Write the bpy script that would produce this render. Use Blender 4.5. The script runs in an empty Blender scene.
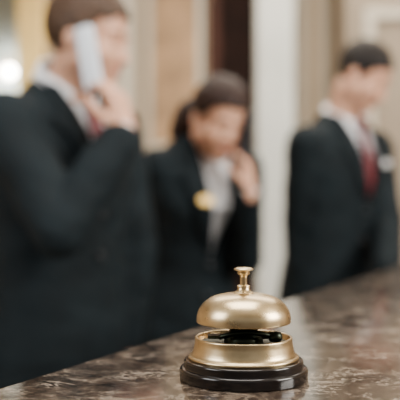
import bpy, bmesh, math, random
from mathutils import Vector, Matrix, noise
random.seed(4)
scene=bpy.context.scene
COL=scene.collection
V=Vector
R=math.radians
CT=1.10           # counter top height
# ------------------------------------------------------------------ materials
def newmat(name):
    m=bpy.data.materials.new(name); m.use_nodes=True
    return m, m.node_tree, m.node_tree.nodes['Principled BSDF']
def mat(name,col,rough=.5,metal=0,var=.15,scale=20,bump=0,bscale=200,emit=0,spec=None,sss=0):
    m,nt,b=newmat(name); N=nt.nodes; L=nt.links
    tc=N.new('ShaderNodeTexCoord'); no=N.new('ShaderNodeTexNoise'); no.inputs['Scale'].default_value=scale
    no.inputs['Detail'].default_value=6
    L.new(tc.outputs['Object'],no.inputs['Vector'])
    rp=N.new('ShaderNodeValToRGB'); L.new(no.outputs['Fac'],rp.inputs['Fac'])
    rp.color_ramp.elements[0].position=.3; rp.color_ramp.elements[1].position=.7
    rp.color_ramp.elements[0].color=tuple(c*(1-var) for c in col)+(1,)
    rp.color_ramp.elements[1].color=tuple(min(1,c*(1+var)) for c in col)+(1,)
    L.new(rp.outputs['Color'],b.inputs['Base Color'])
    b.inputs['Roughness'].default_value=rough; b.inputs['Metallic'].default_value=metal
    if spec is not None: b.inputs['Specular IOR Level'].default_value=spec
    if sss:
        b.inputs['Subsurface Weight'].default_value=sss; b.inputs['Subsurface Scale'].default_value=.01
    if emit:
        b.inputs['Emission Color'].default_value=tuple(col)+(1,); b.inputs['Emission Strength'].default_value=emit
    if bump:
        n2=N.new('ShaderNodeTexNoise'); n2.inputs['Scale'].default_value=bscale; n2.inputs['Detail'].default_value=4
        L.new(tc.outputs['Object'],n2.inputs['Vector'])
        bp=N.new('ShaderNodeBump'); bp.inputs['Strength'].default_value=bump; bp.inputs['Distance'].default_value=.002
        L.new(n2.outputs['Fac'],bp.inputs['Height']); L.new(bp.outputs['Normal'],b.inputs['Normal'])
    return m
def marble():
    m,nt,b=newmat('brown_marble'); N=nt.nodes; L=nt.links
    tc=N.new('ShaderNodeTexCoord')
    n1=N.new('ShaderNodeTexNoise'); n1.inputs['Scale'].default_value=30; n1.inputs['Detail'].default_value=15; n1.inputs['Roughness'].default_value=.80; n1.inputs['Distortion'].default_value=.5
    L.new(tc.outputs['Object'],n1.inputs['Vector'])
    r1=N.new('ShaderNodeValToRGB'); L.new(n1.outputs['Fac'],r1.inputs['Fac'])
    e=r1.color_ramp.elements; e[0].position=.40; e[0].color=(.008,.0055,.004,1); e[1].position=.66; e[1].color=(.30,.235,.175,1)
    x=e.new(.53); x.color=(.052,.036,.026,1)
    # thin irregular veins: two ridged noises
    def ridge(scale,wd,off):
        mp=N.new('ShaderNodeMapping'); mp.inputs['Location'].default_value=(off,off*2,0); mp.inputs['Rotation'].default_value=(0,0,off); mp.inputs['Scale'].default_value=(1,1.7,1)
        L.new(tc.outputs['Object'],mp.inputs['Vector'])
        n=N.new('ShaderNodeTexNoise'); n.inputs['Scale'].default_value=scale; n.inputs['Detail'].default_value=8; n.inputs['Roughness'].default_value=.62; n.inputs['Distortion'].default_value=.9
        L.new(mp.outputs['Vector'],n.inputs['Vector'])
        s=N.new('ShaderNodeMath'); s.operation='SUBTRACT'; L.new(n.outputs['Fac'],s.inputs[0]); s.inputs[1].default_value=.5
        a=N.new('ShaderNodeMath'); a.operation='ABSOLUTE'; L.new(s.outputs[0],a.inputs[0])
        r=N.new('ShaderNodeMapRange'); L.new(a.outputs[0],r.inputs['Value']); r.inputs['From Min'].default_value=0; r.inputs['From Max'].default_value=wd; r.inputs['To Min'].default_value=1; r.inputs['To Max'].default_value=0
        return r.outputs['Result']
    ra=ridge(13,.010,3.1); rb=ridge(24,.012,7.7)
    mxm=N.new('ShaderNodeMath'); mxm.operation='MAXIMUM'; L.new(ra,mxm.inputs[0]); L.new(rb,mxm.inputs[1])
    n3=N.new('ShaderNodeTexNoise'); n3.inputs['Scale'].default_value=22; n3.inputs['Detail'].default_value=6
    L.new(tc.outputs['Object'],n3.inputs['Vector'])
    r3=N.new('ShaderNodeValToRGB'); L.new(n3.outputs['Fac'],r3.inputs['Fac']); r3.color_ramp.elements[0].position=.42; r3.color_ramp.elements[1].position=.62
    mu=N.new('ShaderNodeMath'); mu.operation='MULTIPLY'
    L.new(mxm.outputs[0],mu.inputs[0]); L.new(r3.outputs['Color'],mu.inputs[1])
    mc=N.new('ShaderNodeMix'); mc.data_type='RGBA'
    L.new(mu.outputs[0],mc.inputs['Factor']); L.new(r1.outputs['Color'],mc.inputs['A']); mc.inputs['B'].default_value=(.48,.40,.32,1)
    L.new(mc.outputs['Result'],b.inputs['Base Color'])
    b.inputs['Roughness'].default_value=.13
    return m
def brass():
    m,nt,b=newmat('aged_brass'); N=nt.nodes; L=nt.links
    tc=N.new('ShaderNodeTexCoord')
    n1=N.new('ShaderNodeTexNoise'); n1.inputs['Scale'].default_value=60; n1.inputs['Detail'].default_value=9
    L.new(tc.outputs['Object'],n1.inputs['Vector'])
    r1=N.new('ShaderNodeValToRGB'); L.new(n1.outputs['Fac'],r1.inputs['Fac'])
    e=r1.color_ramp.elements; e[0].position=.3; e[0].color=(.58,.435,.235,1); e[1].position=.7; e[1].color=(.74,.59,.36,1)
    L.new(r1.outputs['Color'],b.inputs['Base Color']); b.inputs['Metallic'].default_value=1
    r2=N.new('ShaderNodeMapRange'); L.new(n1.outputs['Fac'],r2.inputs['Value']); r2.inputs['To Min'].default_value=.20; r2.inputs['To Max'].default_value=.38
    L.new(r2.outputs['Result'],b.inputs['Roughness'])
    return m
M_marble=marble(); M_brass=brass()
M_black=mat('black_lacquered_wood',(.008,.006,.006),.13,var=.3,scale=30)
M_steel=mat('dark_steel',(.035,.042,.030),.35,1)
M_suit=mat('charcoal_wool',(.0050,.0100,.0130),.8,var=.25,scale=12,bump=.3,bscale=600,spec=.22)
M_shirt=mat('white_cotton',(.88,.90,.94),.8,var=.03)
M_tie=mat('maroon_silk',(.12,.005,.012),.5,var=.2,scale=80)
M_skin=mat('fair_skin',(.66,.36,.24),.5,var=.06,scale=30,sss=.12)
M_lip=mat('lip_skin',(.50,.19,.15),.5)
M_brown=mat('light_brown_hair',(.062,.034,.020),.6,var=.4,scale=90,spec=.3)
M_dkhair=mat('dark_brown_hair',(.024,.011,.008),.6,var=.4,scale=90,spec=.25)
M_blkhair=mat('black_hair',(.010,.007,.006),.6,var=.4,scale=90,spec=.25)
M_eye=mat('eye_white',(.8,.78,.75),.2,var=.02); M_iris=mat('iris',(.05,.03,.02),.2)
M_shoe=mat('black_leather',(.01,.01,.01),.3)
M_phone=mat('white_plastic',(.66,.71,.78),.35,var=.02)
M_badge=mat('white_badge_enamel',(.85,.86,.88),.35,var=.02)
M_phoned=mat('dark_plastic',(.02,.023,.028),.35)
M_gold=mat('gold_metal',(.90,.60,.20),.35,.5)
M_wall=mat('cream_plaster',(.47,.355,.235),.8,var=.06,scale=2)
M_wall2=mat('taupe_plaster',(.34,.275,.205),.8,var=.06,scale=2)
M_trim=mat('pale_painted_trim',(.60,.54,.44),.5,var=.04,scale=4)
M_col=mat('pale_stone_column',(.63,.64,.59),.4,var=.06,scale=3)
M_dwood=mat('dark_walnut',(.012,.005,.0035),.7,var=.4,scale=8,spec=.1)
M_rwood=mat('red_brown_wood',(.055,.018,.010),.6,var=.4,scale=8,spec=.2)
M_floor=mat('stone_floor',(.30,.25,.20),.3,var=.15,scale=3)
M_ceil=mat('ceiling_paint',(.8,.76,.68),.9,var=.02)
M_mirror=mat('mirror_glass',(.40,.42,.36),.12,1,var=.02)
M_canvas=mat('painted_canvas',(.40,.25,.135),.7,var=.35,scale=5)
M_lamp=mat('glowing_glass',(1,.92,.80),.5,var=0,emit=60)
M_wire=mat('lamp_cord',(.05,.04,.03),.5)
# ------------------------------------------------------------------ helpers
def link(name,me,mats,parent=None,loc=(0,0,0),smooth=True,angle=None):
    o=bpy.data.objects.new(name,me); COL.objects.link(o)
    for m in (mats if isinstance(mats,list) else [mats]): me.materials.append(m)
    if smooth:
        for p in me.polygons: p.use_smooth=True
        if angle: me.set_sharp_from_angle(angle=R(angle))
    o.location=loc
    if parent: o.parent=parent
    return o
def empty(name,loc,label,cat,group=None):
    o=bpy.data.objects.new(name,None); COL.objects.link(o); o.location=loc; o.empty_display_size=.1
    o['label']=label; o['category']=cat
    if group: o['group']=group
    return o
def lathe(prof,seg=96,c=(0,0)):
    vs=[];fs=[];n=len(prof)
    for r,z in prof:
        for i in range(seg):
            a=2*math.pi*i/seg; vs.append((r*math.cos(a)+c[0],r*math.sin(a)+c[1],z))
    for j in range(n-1):
        for i in range(seg):
            k=(i+1)%seg; fs.append((j*seg+i,j*seg+k,(j+1)*seg+k,(j+1)*seg+i))
    me=bpy.data.meshes.new('m'); me.from_pydata(vs,[],fs)
    bm=bmesh.new(); bm.from_mesh(me); bmesh.ops.remove_doubles(bm,verts=bm.verts,dist=1e-6)
    bmesh.ops.recalc_face_normals(bm,faces=bm.faces); bm.to_mesh(me); bm.free()
    return me
def arc(cx,cz,r,a0,a1,n=8,rz=None):
    rz=rz or r
    return [(cx+r*math.cos(R(a0+(a1-a0)*i/n)),cz+rz*math.sin(R(a0+(a1-a0)*i/n))) for i in range(n+1)]
def boxmesh(boxes,bevel=0,seg=2):
    bm=bmesh.new()
    for (x0,x1,y0,y1,z0,z1) in boxes:
        r=bmesh.ops.create_cube(bm,size=1)
        for v in r['verts']:
            v.co=V(((x0+x1)/2+v.co.x*(x1-x0),(y0+y1)/2+v.co.y*(y1-y0),(z0+z1)/2+v.co.z*(z1-z0)))
    if bevel: bmesh.ops.bevel(bm,geom=bm.edges[:],offset=bevel,segments=seg,affect='EDGES',profile=.5)
    me=bpy.data.meshes.new('b'); bm.to_mesh(me); bm.free(); return me
def struct(name,boxes,m,label=None,bevel=0):
    o=link(name,boxmesh(boxes,bevel),m,smooth=False); o['kind']='structure'
    if label: o['label']=label
    return o
# shells ------------------------------------------------------------
class Shells:
    def __init__(s): s.v=[]; s.f=[]
    def rings(s,rings):
        b=len(s.v); n=len(rings[0])
        for r in rings: s.v+= [tuple(p) for p in r]
        for j in range(len(rings)-1):
            for i in range(n):
                k=(i+1)%n; s.f.append((b+j*n+i,b+j*n+k,b+(j+1)*n+k,b+(j+1)*n+i))
        s.f.append(tuple(b+i for i in reversed(range(n))))
        s.f.append(tuple(b+(len(rings)-1)*n+i for i in range(n)))
    def cap(s,p0,p1,r0,r1,n=18):
        p0=V(p0);p1=V(p1); d=(p1-p0); L=d.length; d=d/L if L>1e-6 else V((0,0,1))
        u=d.orthogonal().normalized(); w=d.cross(u)
        st=[]
        for i in range(1,6): a=R(-90+18*i); st.append((r0*math.sin(a),r0*math.cos(a)))
        for i in range(0,5): a=R(18*i); st.append((L+r1*math.sin(a),r1*math.cos(a)))
        s.rings([[p0+d*t+(u*math.cos(2*math.pi*k/n)+w*math.sin(2*math.pi*k/n))*r for k in range(n)] for t,r in st])
    def chain(s,pts,rs):
        for i in range(len(pts)-1): s.cap(pts[i],pts[i+1],rs[i],rs[i+1])
    def ell(s,c,r,M=Matrix(),n=24,m=14):
        c=V(c); rg=[]
        for j in range(1,m):
            a=-math.pi/2+math.pi*j/m
            rg.append([M@(c+V((r[0]*math.cos(a)*math.cos(2*math.pi*k/n),r[1]*math.cos(a)*math.sin(2*math.pi*k/n),r[2]*math.sin(a)))) for k in range(n)])
        s.rings(rg)
    def mesh(s,voxel,it=4,off=V((0,0,0))):
        me=bpy.data.meshes.new('s'); me.from_pydata([tuple(V(p)-off) for p in s.v],[],s.f)
        o=bpy.data.objects.new('s',me); COL.objects.link(o)
        m=o.modifiers.new('r','REMESH'); m.mode='VOXEL'; m.voxel_size=voxel
        if it: k=o.modifiers.new('k','SMOOTH'); k.factor=.5; k.iterations=it
        dg=bpy.context.evaluated_depsgraph_get(); dg.update()
        out=bpy.data.meshes.new_from_object(o.evaluated_get(dg))
        bpy.data.objects.remove(o); bpy.data.meshes.remove(me); return out
def gridmesh(rows,thick=0,flip=False):
    n=len(rows[0]); vs=[tuple(p) for r in rows for p in r]; fs=[]
    for j in range(len(rows)-1):
        for i in range(n-1):
            f=(j*n+i,j*n+i+1,(j+1)*n+i+1,(j+1)*n+i); fs.append(f[::-1] if flip else f)
    me=bpy.data.meshes.new('g'); me.from_pydata(vs,[],fs); return me
def ik(S,T,a,b,pole):
    d=T-S; L=d.length
    if L>a+b-.005: d=d.normalized(); T=S+d*(a+b-.005); L=a+b-.005
    d=d.normalized(); x=(a*a-b*b+L*L)/(2*L); h=math.sqrt(max(0,a*a-x*x))
    p=pole-d*pole.dot(d); p.normalize()
    return S+d*x+p*h, T
def hand(S,w,d,n,th,sc=1,curl=(20,30,20),spread=4):
    """w wrist, d finger direction, n direction the palm faces, th direction of thumb side"""
    d=d.normalized(); n=(n-d*n.dot(d)).normalized(); l=d.cross(n).normalized()
    if l.dot(th)<0: l=-l
    k=.9*sc
    S.chain([w-d*.03*k,w+d*.02*k],[.026*k,.024*k])
    offs=[.030,.010,-.011,-.031]; plen=[.095,.098,.093,.084]; fl=[.074,.084,.077,.060]
    for o,pl,f,ri in zip(offs,plen,fl,[.0092,.0095,.009,.0078]):
        a=w+d*.012*k+l*o*.55*k; b=w+d*pl*k+l*o*k
        S.cap(a,b,.016*k,.0125*k)
        ang=0; p=b; sp=R(o/.03*spread); dd=(d*math.cos(sp)+l*math.sin(sp))
        pts=[p]; 
        for q,cu in zip((.45,.31,.24),curl):
            ang+=R(cu); p=p+(dd*math.cos(ang)+n*math.sin(ang))*f*q*k; pts.append(p)
        S.chain(pts,[ri*k*1.08,ri*k,ri*k*.93,ri*k*.85])
    S.chain([w+d*.03*k+n*.006*k,w+d*.08*k+n*.004*k],[.020*k,.018*k])
    a=w+d*.018*k+l*.020*k+n*.006*k; b=a+(d*.62+l*.62+n*.45).normalized()*.042*k
    c=b+(d*.85+l*.25+n*.45).normalized()*.034*k; e=c+(d*.9+l*.0+n*.4).normalized()*.027*k
    S.chain([a,b,c,e],[.017*k,.0125*k,.0105*k,.009*k])
# jacket torso profile: z, rx, ry, cy
PROF_M=[(.78,.196,.140,.0),(.92,.194,.140,.0),(1.06,.178,.128,.0),(1.18,.182,.126,.0),(1.30,.198,.130,.0),(1.385,.196,.120,.004),(1.435,.160,.100,.01),(1.475,.112,.082,.018),(1.515,.078,.070,.02)]
PROF_F=[(.78,.190,.130,.0),(.92,.185,.128,.0),(1.08,.143,.105,.0),(1.18,.155,.112,.0),(1.30,.175,.136,-.01),(1.385,.178,.110,.004),(1.44,.148,.090,.01),(1.485,.100,.070,.018),(1.515,.062,.058,.02)]
def interp(prof,z):
    z=max(prof[0][0],min(prof[-1][0],z))
    for a,b in zip(prof,prof[1:]):
        if z<=b[0]:
            t=(z-a[0])/(b[0]-a[0]); return [a[i]+(b[i]-a[i])*t for i in (1,2,3)]
    return prof[-1][1:]
def person(loc,yaw,s,lean,headpos,hrot,lw,rw,lpole,rpole,hands,female,hair,label,tie=True,badge=None,leanside=0,armr=1.0,hs=None,csc=1.0):
    loc=V(loc); E=empty('person',loc,label,'person')
    prof=PROF_F if female else PROF_M
    M=Matrix.Translation(loc)@Matrix.Rotation(R(yaw),4,'Z')@Matrix.Scale(s,4)
    hp=V((0,0,.95))
    U=M@Matrix.Translation(hp)@Matrix.Rotation(R(leanside),4,'Y')@Matrix.Rotation(R(lean),4,'X')@Matrix.Translation(-hp)
    Ui=U.inverted()
    H=Matrix.Translation(V(headpos))@Matrix.Rotation(R(hrot[0]),4,'Z')@Matrix.Rotation(R(hrot[1]),4,'X')@Matrix.Rotation(R(hrot[2]),4,'Y')@Matrix.Scale(hs or s,4)
    sw=.152 if female else .178
    aw=.80 if female else .95; aw*=s*armr
    SL=U@V((sw,.005,1.402)); SR=U@V((-sw,.005,1.402))
    EL,WL=ik(SL,V(lw),.30*s,.265*s,V(lpole)); ER,WR=ik(SR,V(rw),.30*s,.265*s,V(rpole))
    def torso(S,dr,zmin=.78,zmax=1.52):
        rg=[];n=40
        zs=[zmin]+[p[0] for p in prof if zmin<p[0]<zmax]
        for z in zs:
            rx,ry,cy=interp(prof,z)
            rg.append([U@V(((rx-dr)*math.cos(2*math.pi*k/n),cy+(ry-dr)*math.sin(2*math.pi*k/n),z)) for k in range(n)])
        S.rings(rg)
    # ---- body
    B=Shells(); torso(B,.024)
    B.cap(U@V((0,.018,1.42)),H@V((0,.022,-.06)),.060*s,(.050 if female else .055)*s)
    for Sh,El,Wr in((SL,EL,WL),(SR,ER,WR)):
        B.chain([Sh,El,Wr],[.052*aw,.040*aw,.027*aw])
    for sx in(-1,1):
        hip=M@V((.09*sx,0,.92)); kn=M@V((.10*sx,-.01,.50)); an=M@V((.105*sx,.01,.09))
        B.chain([hip,kn,an],[.088*s,.058*s,.038*s]); B.cap(an+(M@V((0,0,-.03))-M@V((0,0,0))),M@V((.115*sx,-.13,.05)),.036*s,.028*s)
    fw=.060 if female else .062
    B.ell((0,.012,.035),(.075,.094,.085),H); B.ell((0,-.028,-.026),(fw,.061,.083),H)
    jw=.042 if female else .050
    B.ell((0,-.032,-.070),(jw,.050,.040),H); B.ell((0,-.066,-.094),(.021,.018,.016),H)
    if female: B.chain([H@V((0,-.080,.002)),H@V((0,-.097,-.030))],[.0065*s,.0090*s])
    else: B.chain([H@V((0,-.081,.006)),H@V((0,-.098,-.032))],[.0075*s,.0105*s])
    for sx in(-1,1):
        B.ell((.010*sx,-.090,-.034),(.0075,.009,.0065),H); B.ell((.037*sx,-.054,-.030),(.025,.025,.030),H)
        B.ell((.075*sx,.012,-.006),(.008,.018,.031),H); B.ell((.056*sx,0.0,-.045),(.018,.03,.035),H)
        B.cap(H@V((.022*sx,-.0745,-.0055)),H@V((.041*sx,-.0685,-.0060)),.0072*s,.0065*s)
        B.cap(H@V((.020*sx,-.0755,.0085)),H@V((.041*sx,-.0695,.0085)),.0072*s,.0065*s)
    B.chain([H@V((-.036,-.071,.020)),H@V((0,-.077,.020)),H@V((.036,-.071,.020))],[.0105*s]*3)
    for W_,El,hd in((WL,EL,hands[0]),(WR,ER,hands[1])):
        d,n,th,cu=hd; d=V(d) if d else (W_-El)
        hand(B,W_,d,V(n),V(th),s*(.88 if female else 1),cu)
    body=link('body',B.mesh(.0042,4,loc),M_skin,E)
    # ---- face parts
    for sx in(-1,1):
        ec=V((.031*sx,-.0665,.001)); er=.0112
        bm=bmesh.new(); bmesh.ops.create_uvsphere(bm,u_segments=16,v_segments=12,radius=er*s)
        me=bpy.data.meshes.new('e'); bm.to_mesh(me); bm.free()
        me.transform(Matrix.Translation(-loc)@Matrix.Translation(H@ec)@H.to_3x3().normalized().to_4x4()@Matrix.Rotation(R(90),4,'X'))
        o=link('eye',me,[M_eye,M_iris],E)
        f=(H.to_3x3()@V((0,-1,0))).normalized(); c=H@ec-loc
        for p in me.polygons:
            if (p.center-c).normalized().dot(f)>.80: p.material_index=1
        b=Shells(); b.chain([H@V((.016*sx,-.0865,.022)),H@V((.031*sx,-.083,.0265)),H@V((.046*sx,-.073,.022))],[.0028*s,.0030*s,.002*s])
        link('eyebrow',b.mesh(.0015,1,loc),hair['mat'],E)
    b=Shells(); 
    for z in(-.058,-.0645): b.chain([H@V((-.021,-.0785,-.061)),H@V((0,-.0855,z)),H@V((.021,-.0785,-.061))],[.003*s,.0052*s,.003*s])
    link('mouth',b.mesh(.0015,2,loc),M_lip,E)
    # ---- hair
    hr=hair['r']; bm=bmesh.new(); bmesh.ops.create_uvsphere(bm,u_segments=72,v_segments=56,radius=1)
    for v in bm.verts:
        d=v.co.copy(); k=1+.05*noise.noise(V((d.x*3+hair['seed'],d.y*3,d.z*1.5)))+.022*noise.noise(V((d.x*16,d.y*3,d.z*12)))
        v.co=V((d.x*hr[0]*k,d.y*hr[1]*k+.016,d.z*hr[2]*k+.038))
    def line(p):
        y=p.y
        pts=[(-.2,.070),(-.075,.066),(-.045,.045),(-.02,.010),(0,-.006),(.02,-.004),(.035,-.05),(.06,-.075),(.2,-.078)]
        n_=.006*noise.noise(V((p.x*60,p.y*60,p.z*60+hair['seed'])))
        for a,b_ in zip(pts,pts[1:]):
            if y<=b_[0]: return a[1]+(b_[1]-a[1])*(y-a[0])/(b_[0]-a[0])+n_
        return -.06
    bmesh.ops.delete(bm,geom=[f for f in bm.faces if f.calc_center_median().z<line(f.calc_center_median())],context='FACES')
    bmesh.ops.delete(bm,geom=[v for v in bm.verts if not v.link_faces],context='VERTS')
    me=bpy.data.meshes.new('h'); bm.to_mesh(me); bm.free(); me.transform(Matrix.Translation(-loc)@H)
    if female:
        X=Shells()
        X.ell((-.035,.085,-.025),(.062,.055,.062),H); X.cap(H@V((0,.07,.01)),H@V((-.035,.11,-.02)),.055*s,.048*s)
        X.chain([H@V((-.045,.11,-.04)),H@V((-.055,.115,-.085)),H@V((-.055,.105,-.120))],[.045*s,.034*s,.014*s])
        mm=X.mesh(.004,4,loc); bm=bmesh.new(); bm.from_mesh(me); bm.from_mesh(mm); bm.to_mesh(me); bm.free()
    o=link('hair',me,hair['mat'],E); sd=o.modifiers.new('s','SOLIDIFY'); sd.thickness=.006; sd.offset=-1
    # ---- shirt
    S=Shells(); torso(S,.011,zmin=.9); 
    for Sh,El,Wr in((SL,EL,WL),(SR,ER,WR)):
        dd=(Wr-El).normalized(); S.chain([Sh,El,Wr-dd*.012],[.054*aw,.044*aw,.034*aw])
    link('shirt',S.mesh(.006,4,loc),M_shirt,E)
    # collar
    nb=U@V((0,.012,1.482)); ax=((H@V((0,.02,-.07)))-nb).normalized()
    up=(U.to_3x3()@V((0,0,1))).normalized(); ax=(ax+up*.6).normalized()
    fr=(U.to_3x3()@V((0,-1,0))).normalized(); fr=(fr-ax*fr.dot(ax)).normalized(); rt=fr.cross(ax)
    rows=[]
    for j,t in enumerate((0,.35,.7,1,1.0,.6,.15)):
        row=[]; outer=j>=4
        for i in range(41):
            a=R(18+324*i/40); fo=max(0,math.cos(a))**3
            r=(.068-.005*t if not outer else .073+.006*(1-t))*s*(.90 if female else 1)*(1+(csc-1)*.3)
            h=(-.012+.056*t*csc)*s-fo*.018*s-(fo*.03*s*(1-t) if outer else 0)
            row.append(nb+ax*h+(fr*math.cos(a)*1.0+rt*math.sin(a))*r-loc)
        rows.append(row)
    o=link('shirt_collar',gridmesh(rows),M_shirt,E); sd=o.modifiers.new('s','SOLIDIFY'); sd.thickness=.003
    # ---- jacket
    J=Shells(); torso(J,0)
    for Sh,El,Wr in((SL,EL,WL),(SR,ER,WR)):
        dd=(Wr-El).normalized(); J.chain([Sh,El,Wr-dd*.03*s],[.072*aw,.061*aw,.048*aw])
    me=J.mesh(.0085,6,loc)
    z0=1.23 if not female else 1.15
    def vw(z): return .006+(z-z0)/(1.50-z0)*(.068 if not female else .062)
    bm=bmesh.new(); bm.from_mesh(me); bm.normal_update()
    for v in bm.verts:
        p=v.co+loc
        k=.005*noise.noise(V((p.x*7,p.y*7,p.z*13)))+.0025*noise.noise(V((p.x*20,p.y*20,p.z*34)))
        v.co+=v.normal*k
    dl=[]
    for f in bm.faces:
        q=Ui@(f.calc_center_median()+loc)
        if q.z>z0 and abs(q.x)<vw(q.z) and -.155<q.y<0.0 : dl.append(f)
    bmesh.ops.delete(bm,geom=dl,context='FACES'); bm.to_mesh(me); bm.free()
    link('jacket',me,M_suit,E)
    def sf(x,z,off):
        rx,ry,cy=interp(prof,z); t=max(0,1-(x/rx)**2)
        return U@V((x,cy-ry*math.sqrt(t)-off,z))-loc
    for sx in(-1,1):
        rows=[]
        for j in range(21):
            t=j/20; z=z0+t*(1.50-z0); w=.072*min(1,t/.62)**.8 if t<.66 else (.045 if t<.70 else .045-.03*(t-.7)/.3)
            xi=vw(z)-.004; rows.append([sf(sx*(xi+w*i/5),z+ .012*(i/5)*(1 if t>.3 else 0),.010) for i in range(6)])
        o=link('lapel',gridmesh(rows,flip=sx>0),M_suit,E); sd=o.modifiers.new('s','SOLIDIFY'); sd.thickness=.005; sd.offset=0
    # buttons
    for z in(z0-.03,z0-.13):
        b=Shells(); c=sf(.0,z,.006)+loc; b.cap(c,c+fr*.004,.010,.008); link('jacket_button',b.mesh(.002,1,loc),M_phoned,E)
    if tie:
        rows=[]
        for j in range(22):
            t=j/21; z=1.505-t*(1.505-z0-.015)
            w=.022-.006*min(1,t/.1) if t<.12 else .015+.015*(t-.12)
            w=min(w,max(.006,vw(z)))
            rows.append([sf(w*(i/4-1)*1,z,.002+.004*(1-abs(i/4-1))+(.018 if t<.12 else .006 if t<.2 else 0)) for i in range(9)])
        o=link('tie',gridmesh(rows),M_tie,E); sd=o.modifiers.new('s','SOLIDIFY'); sd.thickness=.004; sd.offset=0
    if badge:
        bx,bz,bm_,bw,bh=badge
        c=sf(bx,bz,.022); c2=sf(bx+.01,bz,.022); c3=sf(bx,bz+.01,.022)
        ux=(c2-c).normalized(); uz=(c3-c); uz=(uz-ux*uz.dot(ux)).normalized(); uy=uz.cross(ux)
        if female:
            me=lathe([(0,-.006),(.5,-.006),(.52,0),(.5,.003),(0,.003)],32)
            me.transform(Matrix.Rotation(R(90),4,'X')@Matrix.Diagonal((bw,bh,1,1)))
        else: me=boxmesh([(-bw/2,bw/2,-.004,.004,-bh/2,bh/2)],.0015)
        me.transform(Matrix.Translation(c)@Matrix((ux,uy,uz)).transposed().to_4x4())
        o=link('name_badge',me,bm_,E,smooth=False)
    # ---- trousers, shoes
    T=Shells(); rg=[]
    for z,rx,ry in((.84,.172,.118),(.95,.172,.118),(1.02,.155,.108)):
        rg.append([M@V((rx*math.cos(2*math.pi*k/32),ry*math.sin(2*math.pi*k/32),z)) for k in range(32)])
    T.rings(rg)
    for sx in(-1,1):
        T.chain([M@V((.088*sx,0,.88)),M@V((.10*sx,-.01,.50)),M@V((.105*sx,.01,.12))],[.098*s,.078*s,.066*s])
    link('trousers',T.mesh(.01,4,loc),M_suit,E)
    for sx in(-1,1):
        F=Shells(); F.ell((.108*sx,-.01,.045),(.044,.075,.045),M); F.ell((.115*sx,-.11,.036),(.045,.10,.036),M)
        link('shoe',F.mesh(.005,4,loc),M_shoe,E)
    return dict(E=E,H=H,U=U,WL=WL,WR=WR,EL=EL,ER=ER)
# ------------------------------------------------------------------ room
struct('floor',[(-3.2,3.8,-3,5.6,-.05,0)],M_floor)
struct('ceiling',[(-3.2,3.8,-3,5.6,3.2,3.25)],M_ceil)
struct('wall_back',[(-3.2,3.8,5.6,5.7,0,3.2)],M_wall)
struct('wall_left',[(-3.3,-3.2,-3,5.6,0,3.2)],M_wall)
struct('wall_right',[(3.8,3.9,-3,5.6,0,3.2)],M_wall)
struct('baseboard_back',[(-3.2,3.8,5.575,5.6,0,.16)],M_trim)
struct('trim_1',[(-3.2,3.8,5.50,5.6,3.02,3.2),(-3.2,3.8,5.54,5.6,2.92,3.02)],M_trim)
struct('trim_2',[(.68,.72,5.57,5.6,.3,2.8),(.80,.84,5.57,5.6,.3,2.8),(.72,.80,5.57,5.6,2.76,2.8),(.72,.80,5.57,5.6,.3,.34)],M_trim)
struct('trim_3',[(-.56,-.42,5.5,5.6,0,2.92),(-.60,-.38,5.47,5.6,2.8,2.92)],M_trim)
struct('wall_side',[(.86,1.8,4.9,5.58,0,3.2)],M_wall2)
struct('trim_5',[(.96,1.02,4.86,4.9,.2,2.36),(1.02,1.7,4.86,4.9,2.30,2.36),(.86,1.8,4.84,4.9,0,.16)],M_trim)
# door (dark wood) with panels and frame
d=struct('door_1',[(.13,.58,5.55,5.6,0,2.75)],M_dwood)
struct('trim_4',[(.05,.13,5.52,5.6,0,2.82),(.58,.62,5.52,5.6,0,2.82),(.05,.62,5.52,5.6,2.75,2.85)],M_rwood)
# stone column
me=boxmesh([(.285,.465,4.1,4.31,.14,3.0),(.26,.49,4.075,4.335,0,.14),(.265,.485,4.08,4.33,3.0,3.2)],.012)
o=link('column',me,M_col,smooth=False); o['kind']='structure'; o['label']='pale square stone column'
# sideboard
E=empty('sideboard',(.62,4.75,0),'red-brown wooden sideboard against the wall','sideboard')
link('body',boxmesh([(-.6,.38,-.22,.13,.0,.80)],.006),M_rwood,E,smooth=False)
link('top',boxmesh([(-.62,.395,-.24,.13,.80,.83)],.005),M_dwood,E,smooth=False)
for i in(0,1):
    dd=link('door',boxmesh([(-.58+.48*i,-.12+.48*i,-.235,-.22,.1,.77)],.004),M_rwood,E,smooth=False)
    link('knob',lathe([(0,-.012),(.012,-.01),(.014,0),(.006,.012),(.006,.02),(0,.02)],20),M_gold,dd,loc=(-.14+.06*i if i==0 else -.08,-.25,.45))
# mirror
E=empty('wall_mirror',(-1.46,5.59,1.2),'tall mirror in a wide gilded frame','mirror')
fm=boxmesh([(-.42,-.24,-.05,0,0,1.65),(.24,.42,-.05,0,0,1.65),(-.42,.42,-.05,0,-.16,0),(-.42,.42,-.05,0,1.65,1.81)],.012)
link('frame',fm,M_gold,E,smooth=False)
link('glass',boxmesh([(-.24,.24,-.02,0,0,1.65)]),M_mirror,E,smooth=False)
# picture
E=empty('framed_picture',(-.17,5.59,1.78),'tall pale-framed tan painting hung on the wall','picture')
link('frame',boxmesh([(-.19,-.15,-.03,0,-.2,1.0),(.15,.19,-.03,0,-.2,1.0),(-.15,.15,-.03,0,.96,1.0),(-.15,.15,-.03,0,-.2,-.16)],.004),M_trim,E,smooth=False)
link('canvas',boxmesh([(-.15,.15,-.012,0,-.16,.96)]),M_canvas,E,smooth=False)
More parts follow.
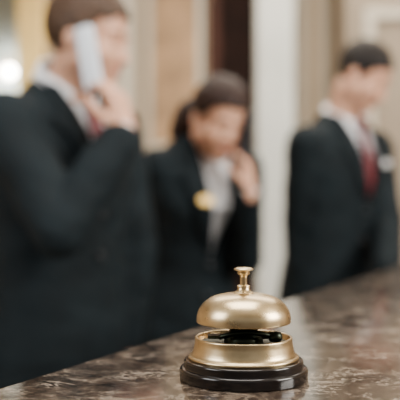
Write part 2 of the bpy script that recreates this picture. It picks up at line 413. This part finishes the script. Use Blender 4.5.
# pendant lamp
E=empty('pendant_lamp',(-1.03,4.5,3.2),'small glowing globe hung on a thin cord','lamp')
link('cord',lathe([(0,0),(.04,0),(.04,-.02),(.003,-.03),(.003,-1.2),(0,-1.2)],16),M_wire,E)
g=Shells(); g.ell((0,0,-1.268),(.031,.031,.031)); link('lamp_globe',g.mesh(.004,1),M_lamp,E)
link('lamp_socket',lathe([(0,-1.18),(.016,-1.19),(.02,-1.24),(0,-1.24)],16),M_gold,E)
# ------------------------------------------------------------------ counter
ux=V((.442,.897,0)).normalized(); nx=V((ux.y,-ux.x,0))   # along, towards guests
P0=V((-.146,.61,0))-nx*.008
def cm(boxes,bev,seg=3):
    me=boxmesh(boxes,bev,seg)
    me.transform(Matrix.Translation(P0)@Matrix((nx,ux,V((0,0,1)))).transposed().to_4x4()); return me
o=link('countertop',cm([(0,.62,-1.3,3.3,CT-.04,CT)],.006),M_marble,smooth=True,angle=30)
o['label']='polished brown marble countertop with pale veins'; o['category']='countertop'
E=empty('reception_desk',P0+ux*1+nx*.3,'dark walnut reception desk carrying the marble top','reception desk')
me=cm([(.06,.56,-1.25,3.25,.0,CT-.04)],.004); me.transform(Matrix.Translation(-(P0+ux*1+nx*.3)))
link('cabinet_body',me,M_dwood,E,smooth=False)
for i in range(4):
    me=cm([(.56,.575,-1.15+1.1*i,-.15+1.1*i,.12,CT-.12)],.004); me.transform(Matrix.Translation(-(P0+ux*1+nx*.3)))
    link('panel',me,M_rwood,E,smooth=False)
# ------------------------------------------------------------------ bell
BE=empty('service_bell',(.034,.65,CT),'brass reception call bell on a round black wooden base','bell')
prof=[(0,0),(.0490,0),(.0497,.0008)]+arc(.0476,.0070,.0024,0,90,7)+[(.0466,.0096),(.0464,.0106)]+arc(.0446,.0138,.0018,0,90,6)+[(.040,.0156),(0,.0156)]
link('base',lathe(prof),M_black,BE,angle=35)
prof=[(.0405,.0152),(.0424,.0157)]+arc(.0418,.0171,.0013,-60,90,5)+[(.0403,.0195),(.0396,.0214),(.0390,.0239),(.0384,.0271),(.0378,.0303)]+arc(.0368,.0315,.0012,0,150,6)+[(.0354,.0309),(.0346,.0285),(.0340,.0262),(0,.0257)]
link('housing',lathe(prof),M_brass,BE,angle=45)
# dome
prof=[(.0350,.0440)]+arc(.0358,.0446,.0010,-120,10,5)
for i in range(1,25):
    a=R(90*i/24); prof.append((.0045+.0322*math.cos(a)**.80 if i<24 else .0045,.0462+.0203*math.sin(a)**.95))
inner=[(max(r-.0012,.0),z-.0012) for r,z in prof[7:]][::-1]
link('dome',lathe([(0,.0665)]+prof[::-1]+[(.0345,.0450)]+inner[::-1]+[(0,.0653)]),M_brass,BE,angle=50)
# collar + plunger
prof=[(0,.0645),(.0075,.0645),(.0078,.0668),(.0068,.0676),(.0055,.0682),(.0048,.0696),(.0045,.0706),(.0052,.0712),(.0050,.0722),(.0036,.0728),(0,.0728)]
link('collar',lathe(prof,48),M_brass,BE,angle=40)
prof=[(0,.0724),(.0028,.0724),(.0027,.0780),(.0030,.0800),(.0046,.0812),(.0050,.0821),(.0044,.0829),(.0048,.0836),(.0070,.0842),(.0078,.0849),(.0074,.0856),(.0058,.0862),(.0030,.0866),(0,.0867)]
link('plunger',lathe(prof,48),M_brass,BE,angle=50)
# mechanism, plus two dark fillers added to shade the gap
link('gap_shade_disc',lathe([(0,.0255),(.0335,.0258),(.0342,.0275),(.0338,.0285),(.031,.0278),(0,.0278)],64),M_steel,BE,angle=40)  # dark disc standing in for the shade inside the housing
link('gap_block_drum',lathe([(0,.0270),(.0150,.0270),(.0155,.0285),(.0148,.0330),(.0115,.0365),(.0105,.0410),(.0080,.0440),(0,.0450)],48),M_steel,BE,angle=40)  # made-up drum, added to stop light showing through under the dome
prof=[(0,.0254),(.006,.0254),(.006,.030),(.0035,.0305),(.0035,.064),(0,.064)]
link('post',lathe(prof,32),M_steel,BE,angle=40)
def tube(pts,r,n=8):
    vs=[];fs=[]
    for i,p in enumerate(pts):
        d=(pts[min(i+1,len(pts)-1)]-pts[max(i-1,0)]).normalized(); u=d.cross(V((0,0,1))).normalized(); w=d.cross(u)
        vs+=[tuple(p+(u*math.cos(2*math.pi*k/n)+w*math.sin(2*math.pi*k/n))*r) for k in range(n)]
    for i in range(len(pts)-1):
        for k in range(n): q=(k+1)%n; fs.append((i*n+k,i*n+q,(i+1)*n+q,(i+1)*n+k))
    fs.append(tuple(range(n))[::-1]); fs.append(tuple((len(pts)-1)*n+i for i in range(n)))
    me=bpy.data.meshes.new('t'); me.from_pydata(vs,[],fs); return me
link('hammer_lever',tube([V((-.019+.042*t,-.0125-.006*math.sin(math.pi*t),.0300+.0085*math.sin(math.pi*(.15+.7*t)))) for t in [i/20 for i in range(21)]],.0020,10),M_steel,BE)
link('hammer_head',lathe([(0,.0300),(.0045,.0312),(.0058,.0345),(.0045,.0378),(0,.0388)],24,(.0235,-.0130)),M_steel,BE)
link('bridge',boxmesh([(-.028,.028,-.006,.006,.0315,.0340)],.0006),M_steel,BE,smooth=False)
link('spring',tube([V((.0062*math.cos(i/24*2*math.pi),.0062*math.sin(i/24*2*math.pi),.044+.010*i/120)) for i in range(121)],.0006),M_steel,BE)
# ------------------------------------------------------------------ people
man=person((-.350,2.06,0),52,1.012,3,(-.262,1.985,1.618),(72,12,0),
   lw=(-.195,2.20,.83),rw=(-.168,1.87,1.395),lpole=(.6,.1,0),rpole=(.95,-.5,-1.1),
   hands=[(None,(-.5,-.5,0),(.3,-.8,.3),(18,22,12)),((-.26,.03,1),(-.85,.45,.05),(-.5,-.8,.1),(35,50,30))],
   female=False,hair=dict(mat=M_brown,r=(.084,.105,.096),seed=1),hs=1.02,
   label='brown-haired man in dark suit holding white handset to his ear',armr=1.06,csc=1.25)
wom=person((-.035,2.60,0),26,.965,14,(.055,2.40,1.468),(28,24,6),
   lw=(.140,2.35,1.27),rw=(.0,2.80,.98),lpole=(.0,.0,-1),rpole=(-1,.2,-.2),
   hands=[((-.08,.05,1),(-.9,.35,.1),(-.2,-.9,.1),(30,35,20)),(None,(0,-1,0),(.5,0,1),(18,22,12))],
   female=True,hair=dict(mat=M_dkhair,r=(.084,.105,.095),seed=5),tie=False,hs=.96,
   badge=(-.055,1.330,M_gold,.042,.027),
   label='dark-haired woman in dark suit and gold badge, talking on a phone')
man2=person((.455,2.95,0),40,1.02,8,(.555,2.82,1.655),(58,32,0),
   lw=(.60,2.66,1.00),rw=(.345,2.86,.84),lpole=(.3,.4,-.6),rpole=(-.1,.5,-.2),
   hands=[((.5,-1,-.2),(-.1,-.2,-1),(-.8,-.2,0),(12,16,10)),(None,(.6,.3,0),(.4,-.6,.2),(18,22,12))],
   female=False,hair=dict(mat=M_blkhair,r=(.080,.099,.092),seed=9),badge=(.078,1.36,M_badge,.050,.024),hs=.97,csc=1.0,
   label='black-haired man in dark suit, maroon tie and white badge, looking down')
def handset(loc,rot,m,label,L=.165,w=.025):
    E=empty('telephone_handset',loc,label,'telephone'); E.rotation_euler=rot
    link('body',boxmesh([(-w,w,-.011,.011,-L/2,L/2)],.009,4),m,E)
    link('earpiece',boxmesh([(-.015,.015,-.013,-.009,L/2-.030,L/2-.018)],.001),M_phoned,E,smooth=False)
    link('keypad',boxmesh([(-.018,.018,-.0125,-.010,-L/2+.03,L/2-.06)],.001),M_phoned,E,smooth=False)
    return E
handset((-.250,1.880,1.557),(R(4),R(12),R(162)),M_phone,'white cordless telephone handset held against a man\'s ear',.155,.023)
handset((.128,2.352,1.42),(R(10),R(-12),R(110)),M_phoned,'dark telephone handset held against a woman\'s ear',.14)
# ------------------------------------------------------------------ lights
def area(loc,target,size,power,col,sy=None):
    l=bpy.data.lights.new('area','AREA'); l.energy=power; l.color=col; l.size=size
    if sy: l.shape='RECTANGLE'; l.size_y=sy
    o=bpy.data.objects.new('area_light',l); COL.objects.link(o); o.location=loc
    o.rotation_euler=(V(target)-V(loc)).to_track_quat('-Z','Y').to_euler(); return o
area((2.8,.2,2.4),(0,2.3,1.2),1.6,165,(1,.95,.88),1.2)
area((-2.4,-.2,2.6),(0,1.5,1.1),1.3,60,(.95,.98,1))
area((.3,3.9,3.1),(.3,4.4,0),2.4,135,(1,.91,.78))
area((0,1.0,3.1),(0,1.0,0),1.2,55,(1,.96,.90))
w=bpy.data.worlds.new('world'); scene.world=w; w.use_nodes=True
nt=w.node_tree; bg=nt.nodes['Background']; bg.inputs['Strength'].default_value=.52
tc=nt.nodes.new('ShaderNodeTexCoord'); sx=nt.nodes.new('ShaderNodeSeparateXYZ'); rp=nt.nodes.new('ShaderNodeValToRGB')
nt.links.new(tc.outputs['Generated'],sx.inputs[0]); nt.links.new(sx.outputs['Z'],rp.inputs[0])
rp.color_ramp.elements[0].color=(.20,.17,.14,1); rp.color_ramp.elements[1].color=(.98,.95,.91,1); rp.color_ramp.elements[1].position=.5
nt.links.new(rp.outputs[0],bg.inputs[0])
# ------------------------------------------------------------------ camera
cd=bpy.data.cameras.new('camera'); cam=bpy.data.objects.new('camera',cd); COL.objects.link(cam)
cam.location=(0,0,CT+.139); cam.rotation_euler=(R(90),0,0)
cd.sensor_width=24; cd.sensor_fit='HORIZONTAL'; cd.lens=50; cd.clip_start=.02
cd.dof.use_dof=True; cd.dof.focus_distance=.625; cd.dof.aperture_fstop=3.3
scene.camera=cam
